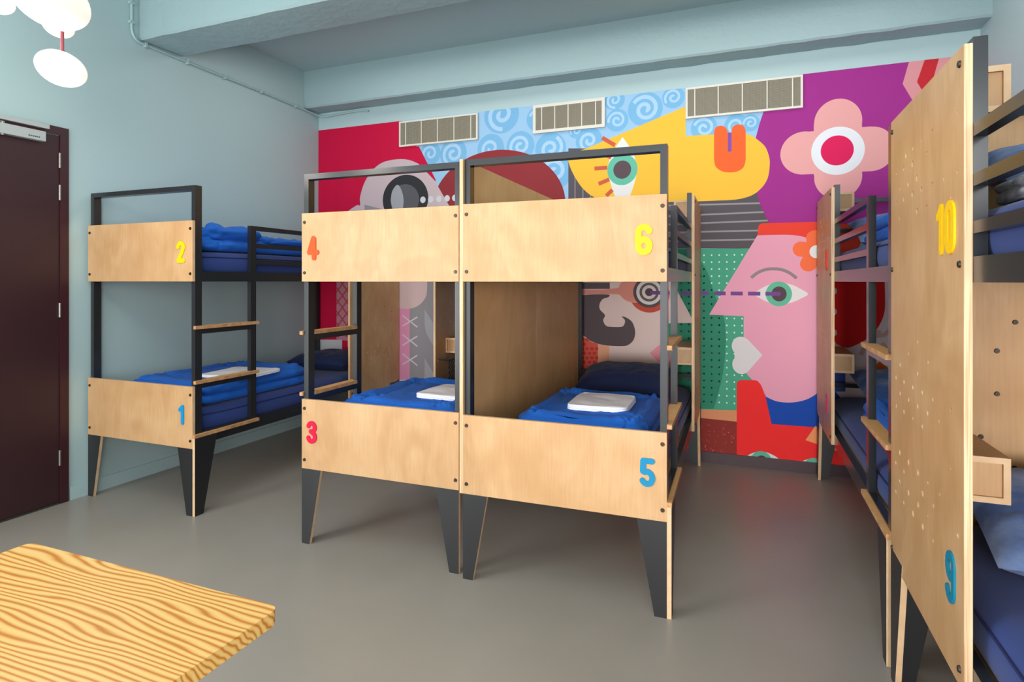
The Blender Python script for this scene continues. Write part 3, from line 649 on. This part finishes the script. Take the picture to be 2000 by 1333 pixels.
def pillow(x0, x1, y0, y1, z0, h, mt, label, seed=0, tilt=0, rz=0):
    W, D = (x1 - x0) / 2, (y1 - y0) / 2; m = MB(); n = 44; v = []; f = []
    def hh(u, w_):
        q = max(0, 1 - abs(u) ** 3.2) * max(0, 1 - abs(w_) ** 3.2); return q ** .55
    for sgn in (1, -1):
        o_ = len(v)
        for i in range(n + 1):
            for j in range(n + 1):
                u, w_ = -1 + 2 * i / n, -1 + 2 * j / n
                pin = 1 - .05 * (1 - abs(u)) * abs(w_) ** 2 - 0 * u; pin2 = 1 - .05 * (1 - abs(w_)) * abs(u) ** 2
                x, y = u * W * pin2, w_ * D * pin; t = hh(u, w_)
                wr = noise.noise(Vector((x * 11 + seed, y * 11, seed * 2.0))) * .012 + noise.noise(Vector((x * 26, y * 26 + seed, 1))) * .006
                z = sgn * h / 2 * t + wr * (t ** .5) * (1 if sgn > 0 else .2)
                if sgn < 0: z = max(z, -h * .32)
                v.append((x, y, z + h * .32))
        for i in range(n):
            for j in range(n):
                a = o_ + i * (n + 1) + j; q = (a, a + n + 1, a + n + 2, a + 1); f.append(q if sgn > 0 else q[::-1])
    R = Matrix.Rotation(rz, 3, 'Z') @ Matrix.Rotation(tilt, 3, 'X')
    v = [R @ Vector(q) for q in v]; lo = min(q.z for q in v); v = [(q.x, q.y, q.z - lo) for q in v]
    m.add(v, f, mt, True); o = m.build('pillow'); o.location = ((x0 + x1) / 2, (y0 + y1) / 2, z0)
    return tag(o, label, 'pillow', 'navy pillows on the bunks')

def linen(x0, x1, y0, y1, z0, h, rz, label):
    o = soft('folded_linen', x0, x1, y0, y1, z0, z0 + h, WHITE, layers=3, amp=.006, freq=7, seed=x0, rz=rz, fine=1)
    return tag(o, label, 'bed linen', 'folded white linen sets')
def duvet(x0, x1, y0, y1, z0, h, label, seed=0, rz=0, mt=BLUE, layers=2, amp=.012):
    o = soft('folded_duvet', x0, x1, y0, y1, z0, z0 + h, mt, layers=layers, amp=amp, freq=9, seed=seed, quilt=.010, rz=rz, puff=.006)
    return tag(o, label, 'duvet', 'folded blue duvets')

ZL, ZU = .468, 1.482                     # mattress undersides
def pair(cx_, yf, nl, nu, dl='', w_=HW - .034):
    mattress(cx_ - w_, cx_ + w_, yf + .055, yf + LEN - .035, ZL, nl); mattress(cx_ - w_, cx_ + w_, yf + .055, yf + LEN - .035, ZU, nu)
pair(-3.645, 2.65, 'navy mattress on the lower bunk 1 by the left wall', 'navy mattress on the upper bunk 2 by the left wall')
pair(-1.803, 2.61, 'navy mattress on the lower bunk 3, under the blue duvet', 'navy mattress on the upper bunk 4, behind the footboard', w_=HW - .05)
pair(-.800, 2.60, 'navy mattress on the lower bunk 5 beside the tall plywood wall', 'navy mattress on the upper bunk 6 behind its guard rail', w_=HW - .05)
pair(.997, 2.578, 'navy mattress on the lower bunk 7 in the far right corner', 'navy mattress on the upper bunk 8 in the far right corner')
pair(.999, .215, 'navy mattress on the lower bunk 9 in the right foreground', 'navy mattress on the upper bunk 10 in the right foreground')
TL, TU = ZL + .1675, ZU + .1675
duvet(-3.99, -3.25, 2.80, 3.82, TL, .135, 'folded blue duvet on lower bunk 1 by the left wall', 1)
linen(-3.61, -3.21, 3.06, 3.47, TL + .138, .02, .12, 'folded white linen on the duvet of lower bunk 1')
pillow(-3.95, -3.3, 4.30, 4.80, TL + .005, .19, NAVYP, 'navy pillow at the head of lower bunk 1', 3)
dv = duvet(-4.02, -3.24, 2.78, 4.10, TU, .075, 'rolled blue duvet on upper bunk 2 by the left wall', 6, layers=1, amp=.02)
rl = soft('duvet_roll', -.36, .385, -.57, -.12, .075, .165, BLUE, parent=dv, layers=1, amp=.035, freq=8, seed=4, quilt=.01)
soft('duvet_roll', -.36, .375, -.10, .55, .075, .115, BLUE, parent=dv, layers=1, amp=.03, freq=8, seed=9, quilt=.01)
duvet(-2.19, -1.42, 2.78, 3.62, TL, .13, 'folded blue duvet on lower bunk 3 in the middle', 9)
linen(-1.79, -1.44, 2.98, 3.33, TL + .133, .028, -.05, 'folded white linen on the duvet of lower bunk 3')
duvet(-1.10, -.43, 2.80, 3.60, TL, .13, 'folded blue duvet on lower bunk 5 in front of the navy pillow', 14)
linen(-.89, -.565, 3.01, 3.38, TL + .133, .03, .03, 'folded white linen on the duvet of lower bunk 5')
pillow(-1.13, -.46, 4.05, 4.50, TL, .2, NAVYP, 'dark navy pillow at the head of lower bunk 5', 8, tilt=.22)
pillow(.70, 1.32, 4.28, 4.80, TL, .17, PBLUE, 'washed blue pillow on lower bunk 7 in the far corner', 5, tilt=.25, rz=.1)
duvet(.62, 1.30, 3.0, 3.95, TL, .13, 'folded blue duvet on lower bunk 7 behind the ladder', 17)
duvet(.62, 1.30, 3.1, 3.9, TU, .13, 'folded blue duvet on upper bunk 8 behind the guard rail', 21)
pillow(.66, 1.30, 4.15, 4.70, TU, .18, PBLUE, 'pale washed blue pillow on upper bunk 8', 4, tilt=.3)
pillow(.63, 1.34, 1.95, 2.44, TL, .19, PBLUE, 'washed blue pillow on lower bunk 9 below the wooden cubby box', 12, tilt=.25)
pillow(.70, 1.36, 2.02, 2.42, TU + .01, .17, PBLUE, 'pale blue pillow leaning at the head of upper bunk 10', 15, tilt=.42)
g = soft('folded_linen', .62, 1.2, 1.72, 1.98, TU + .004, TU + .06, GREYL, layers=2, amp=.008, freq=14, seed=3); tag(g, 'crumpled grey patterned linen on upper bunk 10', 'bed linen')

# ------------------------------------------------------------------ pendant lamp cluster
OP = mat('lit_opal_glass', '#fff4e6', .3, emit=.85); RD = mat('dusty_red_lamp_metal', '#8c3f49', .35)
OP.node_tree.nodes['Principled BSDF'].inputs['Base Color'].default_value = hexc('#8f8a84'); OP.node_tree.nodes['Principled BSDF'].inputs['Emission Strength'].default_value = .82
lr = empty('pendant_lamp', tuple(ad(100, 0, 2.6).xy) + (3.56,)); tag(lr, 'cluster of glowing oval opal globes on thin dusty red rods', 'lamp')
o0 = Vector(lr.location)
def globe(px, py, d, rx, rz_, tilt, part='globe'):
    c = ad(px, py, d) - o0; a = rx / FPX * d; k = rz_ / FPX * d; m = MB(); v = []; n1, n2 = 32, 20
    R = Matrix.Rotation(YAW, 3, 'Z') @ Matrix.Rotation(math.radians(tilt), 3, 'Y')
    for i in range(n2 + 1):
        for j in range(n1):
            th_, ph = PI * i / n2, 2 * PI * j / n1
            v.append(c + R @ Vector((a * math.sin(th_) * math.cos(ph), a * math.sin(th_) * math.sin(ph), k * math.cos(th_))))
    m.add(v, [(i * n1 + j, (i + 1) * n1 + j, (i + 1) * n1 + (j + 1) % n1, i * n1 + (j + 1) % n1) for i in range(n2) for j in range(n1)], OP, True)
    m.build(part, lr)
    return c, k
gl = [globe(119.5, 134, 2.75, 43, 33, 22), globe(98, -2, 2.35, 68, 52, 30), globe(114, 50, 2.78, 27, 22, 22), globe(-6, 2, 2.7, 29, 23, 22)]
m = MB(); c0 = gl[0][0]; m.cyl(c0 + Vector((.008, 0, gl[0][1] * .86)), c0 + Vector((.008, 0, .17)), .0075, RD)
m.cyl(c0 + Vector((.008, 0, gl[0][1] * .9)), c0 + Vector((.008, 0, gl[0][1] * .9 + .01)), .013, RD); m.build('rod', lr)
for c, k in gl[1:]:
    m = MB(); m.cyl(c + Vector((0, 0, k * .8)), Vector((c.x, c.y, -.3)), .0075, RD); m.build('rod', lr)
m = MB(); cs = [Vector((c.x, c.y, -.3)) for c, k in gl[1:]]
for q in cs: m.cyl(q, Vector((0, 0, -.3)), .0075, RD)
m.cyl((0, 0, -.3), (0, 0, -.02), .009, RD); m.cyl((0, 0, -.03), (0, 0, 0), .07, RD, 24); m.build('ceiling_rose', lr)
for (c, k), e in zip(gl, (6, 9, 3, 3)):
    l = bpy.data.lights.new('globe_light', 'POINT'); l.energy = e; l.color = (1, .93, .84); l.shadow_soft_size = .1
    lo = bpy.data.objects.new('globe_light', l); lo.location = c + o0 + Vector((0, 0, -k - .11)); sc.collection.objects.link(lo)

# ------------------------------------------------------------------ pine table
def pine():
    m = bpy.data.materials.new('oiled_pine'); m.use_nodes = True; nt = m.node_tree; b = nt.nodes['Principled BSDF']; b.inputs['Roughness'].default_value = .38
    tc = nt.nodes.new('ShaderNodeTexCoord'); mp = nt.nodes.new('ShaderNodeMapping'); mp.inputs['Scale'].default_value = (.9, 2.6, 2.6)
    nt.links.new(tc.outputs['Object'], mp.inputs[0])
    n = nt.nodes.new('ShaderNodeTexNoise'); n.inputs['Scale'].default_value = 1.25; n.inputs['Detail'].default_value = 2.5; n.inputs['Roughness'].default_value = .45; nt.links.new(mp.outputs[0], n.inputs['Vector'])
    sx = nt.nodes.new('ShaderNodeSeparateXYZ'); nt.links.new(tc.outputs['Object'], sx.inputs[0])
    n4 = nt.nodes.new('ShaderNodeTexNoise'); n4.inputs['Scale'].default_value = 1.0; n4.inputs['Detail'].default_value = 1; mp4 = nt.nodes.new('ShaderNodeMapping'); mp4.inputs['Scale'].default_value = (2.5, 30, 30); nt.links.new(tc.outputs['Object'], mp4.inputs[0]); nt.links.new(mp4.outputs[0], n4.inputs['Vector'])
    k0 = nt.nodes.new('ShaderNodeMath'); k0.operation = 'MULTIPLY'; k0.inputs[1].default_value = 9; nt.links.new(n4.outputs[0], k0.inputs[0])
    k1 = nt.nodes.new('ShaderNodeMath'); k1.operation = 'MULTIPLY_ADD'; k1.inputs[1].default_value = 92; nt.links.new(n.outputs[0], k1.inputs[0]); nt.links.new(k0.outputs[0], k1.inputs[2])
    k2 = nt.nodes.new('ShaderNodeMath'); k2.operation = 'MULTIPLY_ADD'; k2.inputs[1].default_value = 380; nt.links.new(sx.outputs[1], k2.inputs[0]); nt.links.new(k1.outputs[0], k2.inputs[2])
    k3 = nt.nodes.new('ShaderNodeMath'); k3.operation = 'MULTIPLY_ADD'; k3.inputs[1].default_value = 330; nt.links.new(sx.outputs[2], k3.inputs[0]); nt.links.new(k2.outputs[0], k3.inputs[2])
    sn = nt.nodes.new('ShaderNodeMath'); sn.operation = 'SINE'; nt.links.new(k3.outputs[0], sn.inputs[0])
    r = nt.nodes.new('ShaderNodeValToRGB'); e = r.color_ramp.elements; e[0].position = .0; e[0].color = hexc('#e2b872'); e[1].position = 1; e[1].color = hexc('#b8702a')
    x = r.color_ramp.elements.new(.55); x.color = hexc('#dba95c'); x = r.color_ramp.elements.new(.8); x.color = hexc('#cf9140')
    ma = nt.nodes.new('ShaderNodeMath'); ma.operation = 'MULTIPLY_ADD'; ma.inputs[1].default_value = .5; ma.inputs[2].default_value = .5; nt.links.new(sn.outputs[0], ma.inputs[0]); nt.links.new(ma.outputs[0], r.inputs[0])
    nt.links.new(r.outputs[0], b.inputs['Base Color']); return m
PINE = pine(); TR = mat('dark_red_steel', '#5a1f26', .4)
t = empty('dining_table', (-1.37, .3, 0)); tag(t, 'pine topped table with strong wavy grain in the lower left foreground', 'table')
def rr(x0, x1, y0, y1, r_, n=6):
    o = []
    for cx_, cy_, a in ((x1 - r_, y1 - r_, 0), (x0 + r_, y1 - r_, 90), (x0 + r_, y0 + r_, 180), (x1 - r_, y0 + r_, 270)):
        o += [(cx_ + r_ * math.cos(math.radians(a + 90 * i / n)), cy_ + r_ * math.sin(math.radians(a + 90 * i / n))) for i in range(n + 1)]
    return o
m = MB(); m.prism(rr(-.43, .43, -.75, .705, .022), 'z', .71, .742, PINE); m.build('tabletop', t, bevel=.003)
for sx in (-1, 1):
    for yy in (-.62, .46):
        m = MB(); m.box(sx * .385 - .02, sx * .385 + .02, yy - .02, yy + .02, 0, .71, TR); m.build('leg', t, bevel=.003)
m = MB()
for sx in (-1, 1): m.box(sx * .385 - .015, sx * .385 + .015, -.6, .44, .67, .71, TR)
m.build('underframe', t)
